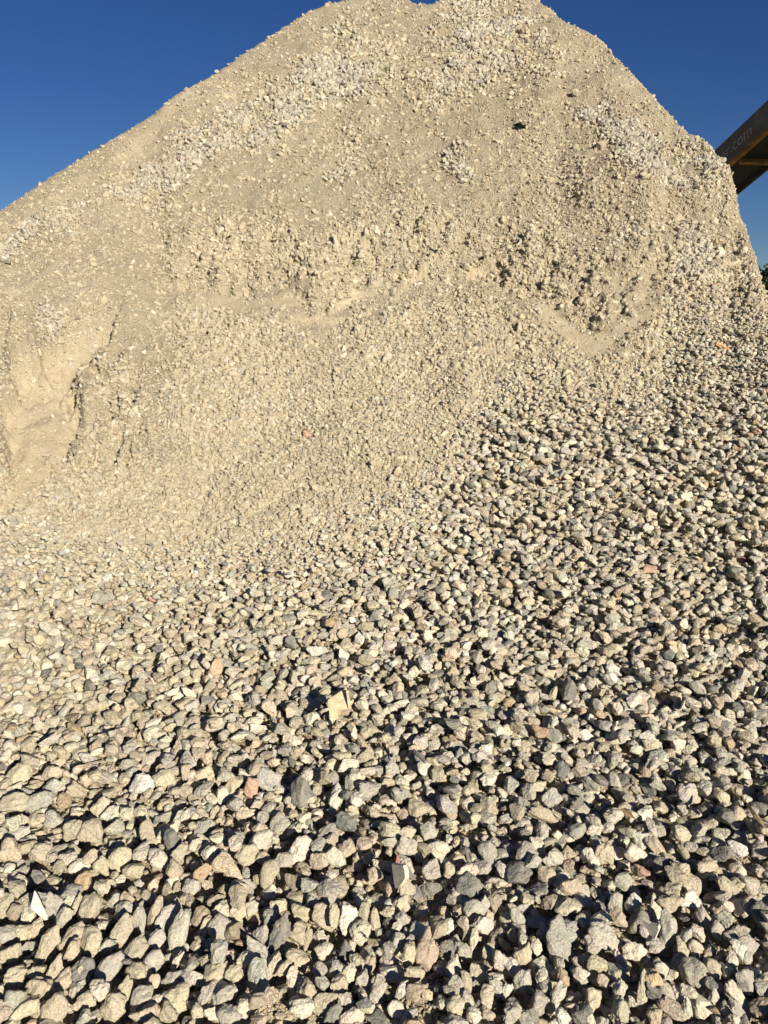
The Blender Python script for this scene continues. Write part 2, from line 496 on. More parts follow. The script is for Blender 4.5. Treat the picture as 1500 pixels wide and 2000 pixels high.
def drop_layer(n, g, tries, qt, scale, spread, limit=None, dirt_keep=0.25, tol=2):
    pos, Ms = [], []
    cand = cells[np.searchsorted(cum, g.random(n * tries)).clip(0, len(cells) - 1)].reshape(n, tries)
    f = np.exp(g.normal(0, spread, n)).clip(0.45, 1.28 if limit is None else 1.2) * scale
    szp = size_px(HPY.ravel()[cand[:, 0]]) * HPD.ravel()[cand[:, 0]] / F
    f = f * GRADE.ravel()[cand[:, 0]]
    if limit is None: f = f * (1 - 0.22 * smooth(1440, 1540, HPY.ravel()[cand[:, 0]]))
    M = stone_axes(n, szp * f, g)
    nx = H.shape[1]
    for k in range(n):
        best = None
        for c in cand[k]:
            i, j = divmod(int(c), nx)
            if limit is not None and HPY[i, j] < 820 and g.random() < 0.65: continue
            if DIRT[i, j] > 0.35 and g.random() > dirt_keep: continue
            rel = H[i, j] - H0[i, j]
            if best is None or rel < best[0]: best = (rel, i, j)
        if best is None: continue
        sz_here = float(size_px(HPY[best[1], best[2]]) * HPD[best[1], best[2]] / F) * GRADE[best[1], best[2]]
        M[k] *= sz_here / (szp[k] * GRADE.ravel()[cand[k, 0]]); szp[k] = sz_here / GRADE[best[1], best[2]]
        x = gx[best[2]] + g.uniform(-.5, .5) * CELL; y = gy[best[1]] + g.uniform(-.5, .5) * CELL
        z = ellipsoid_drop(x, y, M[k], qt)
        if z is None: continue
        if limit is not None and z - H0[best[1], best[2]] > limit * szp[k]: continue
        if limit is not None:
            qx, qy, qd = project(x, y, z)
            rr = max(3, 0.55 * szp[k] * f[k] * F / qd)
            hits = 0
            for ax_i, ay_i in ((0, 0), (1, 0), (-1, 0), (0, 1), (0, -1), (.6, .6), (-.6, .6), (.6, -.6), (-.6, -.6)):
                u_, v_ = int((qx + ax_i * rr) / 2), int((qy + ay_i * rr) / 2)
                if 0 <= u_ < 750 and 0 <= v_ < 1000 and OCC[v_, u_]: hits += 2 if ax_i == ay_i else 1
            if hits >= tol: continue
        ellipsoid_drop(x, y, M[k], qt, True, z)
        pos.append((x, y, z)); Ms.append(M[k])
    return np.array(pos), np.array(Ms)


gravel = Heap()
g1 = np.random.default_rng(101)
n_one = int(area_w * 1.55)
print('one layer =', n_one, 'stones')
layers = [drop_layer(n_one, g1, 3, 0.80, 0.70, 0.36)]
print('base layer', len(layers[0][0]), time.time() - T0)

# ------------------------------------------------------------------ the stones that show largest, traced one by one
# x, y, length, width, angle (degrees, anticlockwise from level), colour; four picture pixels per photo pixel in each block
TR = {
    (0, 1750): "20,80,190,150,90,b;112,125,130,100,70,n;225,145,110,100,0,p;420,75,190,150,90,g;535,50,120,80,70,p;595,80,190,60,80,b;690,110,240,150,75,b;490,170,170,110,45,g;890,35,110,90,0,g;1000,35,130,110,90,b;970,110,140,120,20,g;1215,135,220,100,75,b;1300,170,190,120,60,g;1390,290,310,140,80,p;1085,185,180,110,90,g;940,290,240,150,75,b;560,310,220,110,35,b;700,375,240,180,70,b;360,400,330,130,60,b;60,300,180,130,-30,g;165,285,120,100,0,b;285,255,140,90,70,b;240,345,110,60,0,d;80,450,200,150,50,b;575,450,180,130,60,b;835,390,150,90,20,p;1065,420,200,140,60,b;1225,345,140,130,90,g;1200,510,180,140,50,g;1310,515,130,55,80,p;1385,510,140,70,70,p;650,590,190,170,30,d;835,575,300,150,45,g;440,590,250,120,75,b;130,640,180,160,20,b;285,610,140,110,0,b;300,730,190,150,-20,b;475,700,240,120,55,b;775,735,150,130,0,p;605,725,130,110,30,g;970,750,240,130,75,b;1065,610,190,150,-15,b;1195,690,150,100,80,b;1335,655,170,100,20,g;1385,800,220,210,50,b;1090,820,230,140,65,g;1220,820,130,90,45,p;120,800,170,140,30,g;195,880,210,150,45,b;375,840,110,70,20,w;430,900,260,190,45,b;655,815,190,110,10,b;880,870,190,170,50,b;1135,940,220,130,10,b;1310,920,120,150,60,b;60,920,120,130,0,g;665,960,120,110,0,g;1460,640,100,160,90,g",
    (375, 1750): "195,30,150,90,30,n;220,110,150,120,10,p;365,120,140,110,45,b;465,100,110,90,10,p;60,160,150,130,20,n;100,240,140,75,70,b;225,245,180,160,30,g;335,280,120,150,60,n;680,95,140,110,10,b;605,160,110,120,-30,g;850,150,130,160,80,b;790,90,80,80,0,p;935,55,130,110,60,g;1035,170,220,170,-35,b;1110,155,140,75,90,b;1215,180,200,140,80,w;1090,40,110,140,70,g;1345,130,160,100,65,b;1430,180,140,80,90,b;1320,280,160,140,40,p;540,290,140,120,60,g;510,420,260,120,-55,g;685,310,320,140,65,d;835,290,160,150,-20,b;905,345,150,60,80,b;995,330,110,100,0,p;1035,435,140,110,15,p;815,480,150,140,-50,b;430,490,170,110,40,p;190,590,180,160,40,b;105,515,120,90,10,b;325,605,130,110,20,b;515,640,230,150,-80,g;630,550,190,100,60,p;715,575,150,90,50,b;1195,430,160,90,80,d;1290,510,130,100,-60,b;1390,540,120,80,80,b;985,580,120,100,40,g;1120,575,140,120,20,g;1235,600,120,100,45,p;1330,640,110,110,0,g;1150,690,130,130,0,b;900,745,170,130,-35,b;1015,690,110,100,0,g;1030,820,200,130,45,b;860,880,180,130,0,p;400,880,130,130,20,p;620,780,110,100,0,b;510,820,150,110,20,n;1200,810,120,130,45,p;1440,750,240,110,60,g;1345,845,120,90,0,d;1250,950,200,110,25,p;1110,920,160,100,50,d;160,920,80,120,90,p;40,900,90,110,0,b;105,770,110,120,0,g;290,930,130,180,60,g;30,640,90,200,80,w",
    (750, 1750): "140,60,120,130,70,b;35,130,100,140,70,b;345,60,80,80,0,b;290,130,100,130,-50,b;430,160,100,80,-10,p;515,85,110,80,10,g;150,170,130,90,0,g;690,110,140,130,-30,g;780,70,130,90,80,g;870,50,140,110,90,n;775,230,160,130,10,w;490,240,120,80,30,w;265,280,110,120,60,w;340,430,300,170,70,b;195,460,170,100,75,b;130,360,110,140,60,g;500,410,120,100,0,d;605,420,110,130,70,g;700,350,160,70,80,p;660,285,120,90,20,b;815,430,110,90,70,b;905,500,170,120,-60,p;1085,460,150,130,20,b;1035,160,140,90,-55,g;1145,230,110,80,0,b;1150,160,110,60,20,b;1360,370,310,180,-80,g;1450,270,130,150,90,g;1190,410,120,90,80,p;540,560,160,110,80,p;700,600,120,90,60,b;650,670,150,80,-70,b;570,710,150,110,-60,g;240,610,150,90,0,b;250,740,170,160,60,n;140,740,150,80,60,w;90,880,120,130,60,p;1230,640,130,90,80,p;1400,630,110,90,80,o;1080,660,180,130,50,g;880,710,150,90,-50,g;1010,570,160,100,-60,w;800,790,150,100,80,b;655,820,130,90,-80,g;955,740,130,70,50,p;1360,770,180,110,70,p;1220,840,150,160,0,g;1000,930,170,130,80,g;1145,940,130,110,0,d;1110,830,100,70,-80,p;700,930,110,100,0,p;810,910,120,80,0,b;1390,950,110,100,-45,w;560,870,150,150,-45,b",
    (1125, 1750): "310,50,120,140,-60,g;440,50,130,110,0,w;740,50,190,140,25,b;900,40,150,140,-30,w;620,120,200,90,75,p;490,190,190,160,0,d;330,190,130,130,-45,b;50,200,110,100,0,g;200,100,130,80,-60,d;725,320,370,130,85,g;220,320,230,170,-60,g;130,380,140,130,-20,p;160,540,130,150,80,b;455,430,190,120,5,p;345,490,150,70,-65,p;995,170,150,110,-80,g;1370,40,150,80,0,b;1440,160,180,130,90,d;1170,180,120,120,0,g;1240,110,110,80,0,g;815,170,80,60,90,o;895,165,80,80,0,g;1060,300,110,80,-70,b;1110,270,130,110,80,g;960,280,120,90,-50,p;935,410,120,110,-20,b;835,410,160,100,-80,b;1350,390,150,140,10,g;1220,320,120,80,-20,g;670,570,120,110,0,p;920,600,200,190,0,g;1070,560,150,120,-50,b;1315,490,110,110,0,g;1215,490,90,110,0,p;1200,600,100,80,0,p;1330,660,170,160,-40,g;1060,670,110,80,0,p;830,670,130,60,-50,p;310,590,130,130,30,g;515,740,300,80,88,b;350,740,170,110,80,g;215,670,130,90,-60,b;610,760,180,110,-50,d;700,740,150,100,-70,g;795,760,100,110,30,p;975,740,110,60,-70,o;40,620,100,130,80,p;350,890,170,130,80,g;120,830,160,130,60,b;40,920,130,150,80,d;430,830,110,80,-50,o;1240,770,200,110,-55,p;1080,770,120,80,70,g;620,940,130,120,-80,b;870,870,140,80,80,p;1440,870,170,120,0,n;770,845,80,70,0,p",
    (0, 1500): "150,50,180,130,10,b;110,280,220,150,25,b;300,270,230,130,20,g;1100,120,180,130,20,w;410,45,150,110,-10,b;410,150,160,110,20,g;610,170,170,100,-10,b;715,490,200,160,-10,b;565,480,180,140,60,b;890,465,160,100,10,g;860,360,160,100,30,p;785,310,150,130,30,b;310,660,170,120,10,b;80,660,180,190,60,b;930,720,190,150,70,b;805,780,160,110,-50,b;1225,710,170,130,-20,p;1100,670,190,110,45,g;415,400,140,120,0,g;1345,560,130,130,0,d;650,900,160,130,60,o;1040,810,160,110,15,b;280,850,140,100,20,d;130,520,190,110,30,g;1155,520,180,110,-70,b;615,770,150,110,30,w;1390,930,120,70,0,o;1280,90,160,130,20,b;1390,680,180,100,70,b;1105,350,110,120,60,b",
    (375, 1500): "70,50,190,100,10,b;465,170,170,110,-80,r;590,90,200,140,-10,g;840,190,190,170,-40,d;1130,220,170,110,60,w;245,210,120,110,0,p;340,110,180,100,40,b;410,360,170,100,10,b;690,430,150,140,0,g;540,570,200,150,20,p;840,640,200,180,0,w;430,670,170,140,30,b;555,700,130,90,0,b;600,830,190,130,70,b;800,880,170,110,-35,n;1200,630,150,140,0,b;1200,430,180,120,-30,d;1380,180,130,170,80,g;1060,500,170,100,10,g;1120,710,160,120,-40,p;70,830,170,100,60,o;230,970,110,90,10,o;1260,230,140,90,0,p;700,720,160,100,10,g",
    (750, 1500): "280,310,180,140,10,b;170,610,140,170,-70,g;430,630,140,130,30,p;820,670,180,140,-60,g;660,930,190,170,-45,d;1050,820,180,150,-20,d;1260,840,140,140,-30,b;510,810,130,90,-80,b;380,810,160,140,40,g;1310,230,160,120,10,g;1250,370,240,110,-25,b;350,500,130,120,0,g;180,510,140,100,10,b;370,950,110,150,80,d",
    (1125, 1500): "230,680,170,160,-50,b;530,570,120,160,80,w;540,370,110,150,-70,w;285,380,120,140,70,p;625,620,200,110,-70,b;740,980,200,160,0,b;890,920,150,150,0,b;1260,640,150,110,-15,w;1340,890,150,150,-40,g;360,890,140,120,10,g;1430,640,150,120,20,g;820,510,150,110,0,b;470,680,160,110,-30,p;870,190,150,160,-45,g;1260,380,130,130,0,b",
}
CODE = dict(b='buff', p='pale', g='grey', d='dark', o='ochre', w='white', r='pink', n='brown')
traced = []
for (ox, oy), txt in TR.items():
    for row in txt.split(';'):
        a = row.split(',')
        L, W, ang = float(a[2]) / 4, float(a[3]) / 4, float(a[4])
        if W > L: L, W, ang = W, L, ang + 90
        traced.append([ox + float(a[0]) / 4, oy + float(a[1]) / 4, L, W, ang, CODE[a[5]]])
# coloured stones further up that stand out
for q in ((1270, 1116, 40, 28, 0, 'pink'), (1052, 1430, 32, 22, -20, 'pink'), (601, 850, 16, 20, 80, 'pink'), (1450, 1092, 20, 15, 0, 'pink'), (488, 1028, 28, 16, 20, 'grey'),
          (268, 1362, 36, 22, -15, 'dark'), (421, 1305, 26, 38, 0, 'ochre'), (569, 1255, 26, 24, 0, 'dark'), (1112, 1350, 40, 30, 60, 'dark'), (812, 1745, 22, 30, 20, 'dark')):
    traced.append(list(q))
traced.sort(key=lambda q: -q[2] * q[3] - (4000 if q[5] == 'pink' else 0))
traced = traced[:300]
print('traced stones', len(traced))

g2 = np.random.default_rng(55)
Rv = np.array([1.0, 0, 0]); Uv = np.array([0, SP, CP]); Nv = np.array([0, -CP, SP])  # right, up, towards the camera
heroes = []
for q in sorted(traced, key=lambda q: -q[2] * q[3]):
    px, py, L, W, ang, colname = q
    p = hit(px, py)
    tilt = math.radians(g2.uniform(8, 34))            # lay the stone back from the picture plane towards the ground
    U2 = Uv * math.cos(tilt) - Nv * math.sin(tilt); N2 = Nv * math.cos(tilt) + Uv * math.sin(tilt)
    th = math.radians(ang); ct, st = math.cos(th), math.sin(th)
    ex = Rv * ct + U2 * st; ey = -Rv * st + U2 * ct
    fl = 1 / math.sqrt(ct * ct + (st * math.cos(tilt)) ** 2); fw = 1 / math.sqrt(st * st + (ct * math.cos(tilt)) ** 2)
    for it in range(3):
        d = np.dot(p - np.array([0, 0, ZC]), -Nv)
        sc_ = d / F * 0.5
        a, b_ = L * sc_ * fl * 1.10, W * sc_ * fw * 1.10
        M = np.stack([ex * a, ey * b_, N2 * b_ * g2.uniform(0.62, 0.8)], 1)
        if py < 1250:
            p = hit(px, py) + Nv * (b_ * 0.35); continue
        z = ellipsoid_drop(p[0], p[1], M, 0.55)
        if z is None: break
        g0 = float(terrain(np.array([p[0]]), np.array([p[1]]))[0])
        z = min(max(z, g0 + 0.05), g0 + 0.10)
        r_ = ray(px, py)
        t = (z - ZC) / r_[2]
        p = np.array([r_[0] * t, r_[1] * t, z])
    ellipsoid_drop(p[0], p[1], M, 0.55, True, p[2])
    yy, xx = np.mgrid[0:1000, 0:750]
    u_ = (xx * 2 - px) * ct - (yy * 2 - py) * st; v_ = (xx * 2 - px) * st + (yy * 2 - py) * ct
    OCC |= (u_ / (L * 0.46)) ** 2 + (v_ / (W * 0.46)) ** 2 < 1
    heroes.append(dict(px=px, py=py, L=L, W=W, ang=ang, col=colname, M=M, p=p))

layers.append(drop_layer(int(n_one * 0.9), g1, 5, 0.72, 0.72, 0.36, 1.6))
layers.append(drop_layer(int(n_one * 1.1), g1, 9, 0.70, 0.42, 0.35, 0.9, 0.25, 4))
print('layers', [len(l[0]) for l in layers], time.time() - T0)
for li, (pos, Ms) in enumerate(layers):
    px, py, d = project(pos[:, 0], pos[:, 1], pos[:, 2])
    cols = pick_colors(len(pos), px, g1)
    big = np.linalg.norm(Ms[:, :, 0], axis=1) * 2 * F / d
    fine = big < 17
    gravel.add(2, Ms[fine], pos[fine], cols[fine], g1)
    gravel.add(3, Ms[~fine], pos[~fine], cols[~fine], g1)
o = gravel.build('gravel'); o['kind'] = 'stuff'

# ------------------------------------------------------------------ fine pebbles bedded all over the heap
g3 = np.random.default_rng(303)
vis = (PX > -150) & (PX < 1650) & (PY > -40) & (PY < 2150) & (PY > sil(np.clip(PX, -700, 2000)) - 12)
# facing the camera only
c00 = slice(0, -1); c1 = slice(1, None)
ar = 0.5 * np.abs((PX[1:, 1:] - PX[:-1, :-1]) * (PY[1:, :-1] - PY[:-1, 1:]) - (PX[1:, :-1] - PX[:-1, 1:]) * (PY[1:, 1:] - PY[:-1, :-1]))
patch = np.zeros_like(PX)
for (cx, cy, rx, ry, rot, am) in ((640, 150, 105, 48, 0, 1), (520, 230, 90, 34, 30, .9), (385, 300, 110, 30, 34, .9), (290, 340, 70, 24, 35, .8), (470, 275, 60, 22, 30, .7), (930, 70, 85, 75, -20, 1.1), (985, 60, 60, 60, 0, 1),
                                 (850, 160, 70, 40, 20, .5), (1180, 240, 62, 42, -20, 1), (1270, 300, 120, 46, -25, 1.1), (1370, 300, 60, 36, -35, 1), (905, 315, 42, 38, 0, .9),
                                 (60, 490, 110, 26, 33, .8), (200, 420, 60, 18, 33, .5), (1340, 520, 60, 80, 0, .7), (1250, 445, 60, 30, 0, .4), (640, 340, 60, 20, 45, .4), (1060, 100, 30, 60, 0, .5), (700, 90, 60, 40, 0, .5), (100, 640, 30, 50, 50, .6)):
    if cx == 640 and cy == 150:
        QX, QY = PX + 75 * fbm(GX * 2.6, GY * 2.6, 83, 4), PY + 60 * fbm(GX * 2.6, GY * 2.6, 87, 4)
    t = math.radians(rot); u = (QX - cx) * math.cos(t) - (QY - cy) * math.sin(t); v = (QX - cx) * math.sin(t) + (QY - cy) * math.cos(t)
    patch = np.maximum(patch, am * np.exp(-((u / rx) ** 2 + (v / ry) ** 2) ** 1.5))
patch = patch * np.clip(0.9 + 1.6 * fbm(GX * 3.5, GY * 3.5, 81, 4), 0.15, 1.4)
lo_edge = lower_edge(np.clip(PX, 250, 1310))
finez = smooth(20, 80, PY - lo_edge) * smooth(1060, 900, PY) * (1 - coarse) * smooth(280, 420, PX)
finez = np.maximum(finez, smooth(860, 960, PY) * (1 - coarse) * smooth(1200, 1120, PY))
dens = 0.62 + 0.5 * patch + 1.0 * finez + 0.45 * sc
dens = dens * (1 - 0.97 * np.clip(drift * 1.25, 0, 1)) * (1 - 0.75 * chan) * np.clip(1 + 1.3 * fbm(GX * 2.9, GY * 1.3, 91, 4), 0.25, 2)
dens = dens * (1 - 0.72 * coarse) + 1.5 * dirt_patch
rim = smooth(40, 6, PY - sil(np.clip(PX, -700, 2000)))
dens = dens * (1 - 0.35 * rim)


def table(d):
    wd = (np.where(vis, d, 0)[:-1, :-1] * ar).ravel()
    fl = np.nonzero(wd > 0)[0]
    c = np.cumsum(wd[fl])
    return fl, c / c[-1]


ALL = table(dens)
PATCH = table(np.clip(patch - 0.2, 0, 1) ** 1.1)
FINEZ = table(np.clip(finez, 0, 1) * (1 - 0.97 * np.clip(drift * 1.25, 0, 1)) * (1 - 0.9 * chan) * np.clip(0.8 + 1.2 * fbm(GX * 2.2, GY * 1.5, 95, 4), 0.1, 2))
edge_d = PY - coarse_edge(np.clip(PX, -600, 2000)) + 60 * fbm(GX * 2, GY * 2, 97, 3)
ABOVE = table(smooth(-190, -10, edge_d) ** 2 * smooth(60, 0, edge_d) * (1 - np.clip(drift * 1.3, 0, 1)))
BELOW = table(smooth(-40, 10, edge_d) * smooth(170, 10, edge_d))
CLODS = table((sc + 0.35 * scar) * np.clip(0.4 + 2.2 * fbm(GX * 3, Z * 4, 99, 3), 0, 2))
DRIFT = table(np.clip(drift, 0, 1) + 0.6 * chan)
pebbles = Heap()


def strew(n, smin, smax, power, sink, patch_gain, where=ALL):
    flat, cw = where
    idx = flat[np.searchsorted(cw, g3.random(n)).clip(0, len(flat) - 1)]
    i, j = np.divmod(idx, NA - 1)
    fi, fj = g3.random(n), g3.random(n)
    r = R[i] * (1 - fi) + R[i + 1] * fi; a = AZ[j] * (1 - fj) + AZ[j + 1] * fj
    x, y = r * np.sin(a), r * np.cos(a); zz = terrain(x, y)
    d = PD[i, j]
    u = g3.random(n)
    s = (smin ** (1 - power) + u * (smax ** (1 - power) - smin ** (1 - power))) ** (1 / (1 - power))
    pt = np.clip(patch[i, j], 0, 1)
    s = s * (1 + patch_gain * pt)
    s = np.where(coarse[i, j] > 0.5, s * 1.2, s)
    s = np.where(PY[i, j] - sil(np.clip(PX[i, j], -700, 2000)) < 60, np.minimum(s, 8.5), s)
    w = s * d / F * 0.5
    ax = np.stack([w * g3.uniform(1.0, 1.5, n), w * g3.uniform(0.75, 1.05, n), w * g3.uniform(0.5, 0.85, n)], 1)
    M = rand_rot(n, g3) * ax[:, None, :]
    zz = zz + w * (g3.uniform(-0.42, 0.48, n) - sink) + w * 0.75 * pt
    cols = pick_colors(n, np.where(pt > 0.4, 1000, 350), g3) * (1 + 0.02 * pt)[:, None]
    cols = cols * (1 - 0.5 * pt[:, None]) + 0.5 * pt[:, None] * cols.mean(1)[:, None] * np.array([0.74, 0.70, 0.62])
    if where is PATCH: pt = np.maximum(pt, 0.85)
    sandy = np.array([0.475, 0.40, 0.268]) * g3.uniform(0.9, 1.12, n)[:, None]
    k = np.clip(0.88 - 0.75 * pt, 0, 1)[:, None] * g3.random((n, 1)) ** 0.5
    cols = cols * (1 - k) + sandy * k
    pos = np.stack([x, y, zz], 1)
    b1 = s < 7.5; b2 = (s >= 7.5) & (s < 22); b3 = s >= 22
    for sub, m in ((1, b1), (2, b2), (3, b3)):
        if m.any(): pebbles.add(sub, M[m], pos[m], cols[m], g3)


strew(125000, 3.0, 8, 2.7, 0.0, 0.1)
strew(20000, 6.5, 13, 3.2, 0.05, 0.1)
strew(900, 12, 20, 3.4, 0.1, 0.1)
strew(26000, 4.6, 13, 2.5, -0.15, 0.0, FINEZ)
strew(3200, 6, 15, 2.8, 0.0, 0.0, CLODS)
strew(1700, 10, 21, 2.6, 0.0, 0.0, ABOVE)
strew(13000, 4.5, 11, 2.3, -0.7, 0.0, BELOW)
strew(14000, 5.0, 11, 2.4, -0.25, 0.0, PATCH)
strew(2600, 2.6, 9, 2.6, 0.1, 0.0, DRIFT)
o = pebbles.build('fine_gravel'); o['kind'] = 'stuff'
print('pebbles', time.time() - T0)

# ------------------------------------------------------------------ heap body and ground
V = np.stack([GX, GY, Z], -1).reshape(-1, 3)
ii, jj = np.meshgrid(np.arange(NR - 1), np.arange(NA - 1), indexing='ij')
q = ii * NA + jj
Fq = np.stack([q, q + 1, q + NA + 1, q + NA], -1).reshape(-1, 4)[:, ::-1]
heap = link('gravel_heap', raw_mesh('gravel_heap', V, Fq, None, True, SAND, ('drift', np.clip(drift + chan * 0.8, 0, 1).ravel())))
tag(heap, 'towering tan heap of sandy crushed stone rising to a steep crest against the blue sky', 'gravel heap')
bm = bmesh.new()
bmesh.ops.create_grid(bm, x_segments=40, y_segments=40, size=900)
gnd = bm_obj('ground', bm, simple_mat('dry_ground', (0.34, 0.28, 0.19), 0.95, 0.25, 0.4)); gnd.location.z = -0.05; gnd['kind'] = 'structure'


# ------------------------------------------------------------------ traced stones as objects of their own
def words_for(h):
    asp = h['L'] / h['W']
    shape = 'long thin' if asp > 2.3 else 'elongated' if asp > 1.65 else 'oblong' if asp > 1.3 else 'blocky' if int(h['px'] + h['py']) % 2 else 'squat'
    a = h['L'] * h['W']
    size = 'large' if a > 2000 else 'medium' if a > 1050 else 'small'
    col = dict(buff='buff', pale='cream', grey='grey', dark='charcoal', ochre='ochre', white='whitish', pink='reddish', brown='brown')[h['col']]
    return size, col, shape


ANCH = {  # things and stones that single themselves out, with the pixel where they lie
    'white tile shard': (76, 1771), 'broken grey tile': (782, 1700), 'pointed tile chip': (1277, 1815), 'curled brown leaf': (1226, 1588),
    'yellow plywood scrap': (660, 1372), 'pale thread-like root': (770, 1862), 'pink stone': (491, 1542), 'long blue-grey stone': (546, 1828),
    'black two-lobed stone': (162, 1897), 'grey weathered stick': (823, 1480), 'pillar-like upright stone': (1254, 1935), 'tall mottled stone': (1306, 1830),
    'sharp pale pyramid stone': (1090, 1842), 'creamy blade-like stone': (657, 1555), 'flecked white stone': (679, 1795), 'straw-brown splinter': (1476, 1594),
    'white-crusted round stone': (585, 1660), 'smooth tan cobble': (1182, 1670), 'big round tan stone': (175, 1844), 'white chalky lump': (275, 1530), 'striped brown slab': (967, 1762)}
SPECIAL = {(491, 1542): 'pink wedge of stone among dusty grey ones, the pinkest near the foot of the heap', (546, 1827): 'long blue-grey stone leaning upright with a rough pitted face',
           (162, 1897): 'black two-lobed stone wedged beneath the big round tan stone', (1254, 1935): 'narrow pillar-like tan stone standing upright', (1306, 1830): 'tall mottled grey stone beside the small pointed grey tile chip',
           (1090, 1842): 'sharp pale pyramid stone with one side in deep shade', (657, 1555): 'creamy blade-like stone ending in a sharp point', (678, 1795): 'flecked white stone, egg-shaped, beside a fractured tan one',
           (585, 1660): 'large white-crusted round stone above the tan oval pebble', (1182, 1670): 'smooth tan cobble with a clean unpitted face', (175, 1843): 'big round tan stone resting above the black two-lobed one',
           (275, 1530): 'white chalky lump, brightest stone on the left slope', (967, 1762): 'striped brown slab standing on edge between grey lumps', (1270, 1116): 'rounded brick-red stone lying alone on the grey right slope',
           (1052, 1430): 'dull purple-red angular stone in the coarse grey gravel', (601, 850): 'tiny salmon-red chip in the fine gravel at mid height', (1450, 1092): 'small rusty pink stone level with the brick-red one, farther right'}
used = {}
stone_group = 'broken stones lying at the foot of the heap'
for h in heroes:
    sz, col, shp = words_for(h)
    lab = None
    for k, t in SPECIAL.items():
        if abs(k[0] - h['px']) < 2.5 and abs(k[1] - h['py']) < 2.5: lab = t
    if lab is None:
        ds = sorted((math.hypot(h['px'] - x, h['py'] - y), n, x, y) for n, (x, y) in ANCH.items())
        tries = []
        for rank in range(3):
            dist, an, x, y = ds[rank]
            dx, dy = h['px'] - x, y - h['py']
            oc = int(round(((90 - math.degrees(math.atan2(dy, dx))) % 360) / 30)) % 12 or 12
            hr = ['', 'one', 'two', 'three', 'four', 'five', 'six', 'seven', 'eight', 'nine', 'ten', 'eleven', 'twelve'][oc]
            cm = max(2, int(round(dist / 8.0)))
            sec = ['above', 'above-right of', 'right of', 'below-right of', 'below', 'below-left of', 'left of', 'above-left of'][int(round(((90 - math.degrees(math.atan2(dy, dx))) % 360) / 45)) % 8]
            tries.insert(rank, f'{sz} {col} {shp} stone {cm} cm {sec} the {an}')
            tries.append(f'{sz} {col} {shp} stone {cm} cm toward {hr} o\'clock of the {an}')
        lab = next((t for t in tries if t not in used), tries[0] + ' too')
    used[lab] = 1
    Vl = rock_shape(4, g2, g2.uniform(0.035, 0.06), g2.uniform(18, 50)) @ h['M'].T
    c = np.array(PAL[h['col']]) * 1.17 * g2.uniform(0.86, 1.12) * (1 + g2.normal(0, 0.02, 3))
    C = np.tile(c, (len(Vl), 1))
    o = link('stone', raw_mesh('stone', Vl, ICO[4][1], C, True, ROCK))
    o.location = h['p']
    tag(o, lab, 'stone', stone_group)
print('heroes', time.time() - T0)

# ------------------------------------------------------------------ scraps lying on the gravel
TILE_TOP = simple_mat('tile_glaze', (0.21, 0.195, 0.165), 0.6, 0.22, 70)
TILE_BODY = simple_mat('tile_body', (0.62, 0.55, 0.42), 0.9, 0.12, 90)
WHITE = simple_mat('white_tile', (0.58, 0.55, 0.47), 0.6, 0.22, 45)
PLY = simple_mat('plywood', (0.50, 0.41, 0.26), 0.85, 0.3, 45)
WOOD = simple_mat('weathered_wood', (0.24, 0.215, 0.19), 0.85, 0.25, 60)
SPLIT = simple_mat('split_wood', (0.48, 0.29, 0.15), 0.85, 0.25, 50)
STRAW = simple_mat('straw', (0.34, 0.25, 0.13), 0.85, 0.2, 60)
LEAF = simple_mat('dry_leaf', (0.33, 0.22, 0.12), 0.7, 0.25, 90)
ROOT = simple_mat('pale_root', (0.66, 0.56, 0.40), 0.85, 0.2, 90)
BRICK = simple_mat('brick', (0.33, 0.16, 0.115), 0.9, 0.2, 60)
PLASTIC = simple_mat('black_plastic', (0.022, 0.028, 0.026), 0.45, 0.3, 20)


def lay(px, py, lift=0.05):
    p = hit(px, py)
    r_ = ray(px, py)
    best = p
    if py < 1200: return p + Nv * lift
    for _ in range(3):
        i = int((best[1] - Y0) / CELL); j = int((best[0] - X0) / CELL)
        h_ = H[i, j] if 0 <= i < H.shape[0] and 0 <= j < H.shape[1] else best[2]
        z_ = min(max(h_, best[2]), p[2] + 0.09) + lift
        t = (z_ - ZC) / r_[2] if abs(r_[2]) > 0.02 else None
        if t is None or t < 0.5: break
        best = np.array([r_[0] * t, r_[1] * t, z_])
    return best


def shard(name, outline, px, py, thick, tilt, mat_top, mat_side, lift=0.015, yawl=0.0, parent=None, holes=False):
    """flat broken piece: outline in photo pixels round (px, py), real thickness, tilted back by tilt degrees"""
    p = lay(px, py, lift)
    d = float(np.dot(p - np.array([0, 0, ZC]), -Nv)); s = d / F
    t = math.radians(tilt); yw = math.radians(yawl)
    Rr = Rv * math.cos(yw) + Nv * math.sin(yw)
    U2 = Uv * math.cos(t) - Nv * math.sin(t); N2 = np.cross(Rr, U2); N2 /= np.linalg.norm(N2)
    bm = bmesh.new()
    top = [bm.verts.new(Rr * (x - px) * s / math.cos(yw) + U2 * (py - y) * s / math.cos(t)) for x, y in outline]
    bot = [bm.verts.new(Vector(v.co) - Vector(N2 * thick)) for v in top]
    f = bm.faces.new(top); f2 = bm.faces.new(bot[::-1]); f.material_index = 0; f2.material_index = 1
    n = len(top)
    for k in range(n):
        ff = bm.faces.new((top[k], bot[k], bot[(k + 1) % n], top[(k + 1) % n])); ff.material_index = 1
    o = bm_obj(name, bm, mat_top, parent); o.data.materials.append(mat_side)
    o.location = p
    return o, p, s


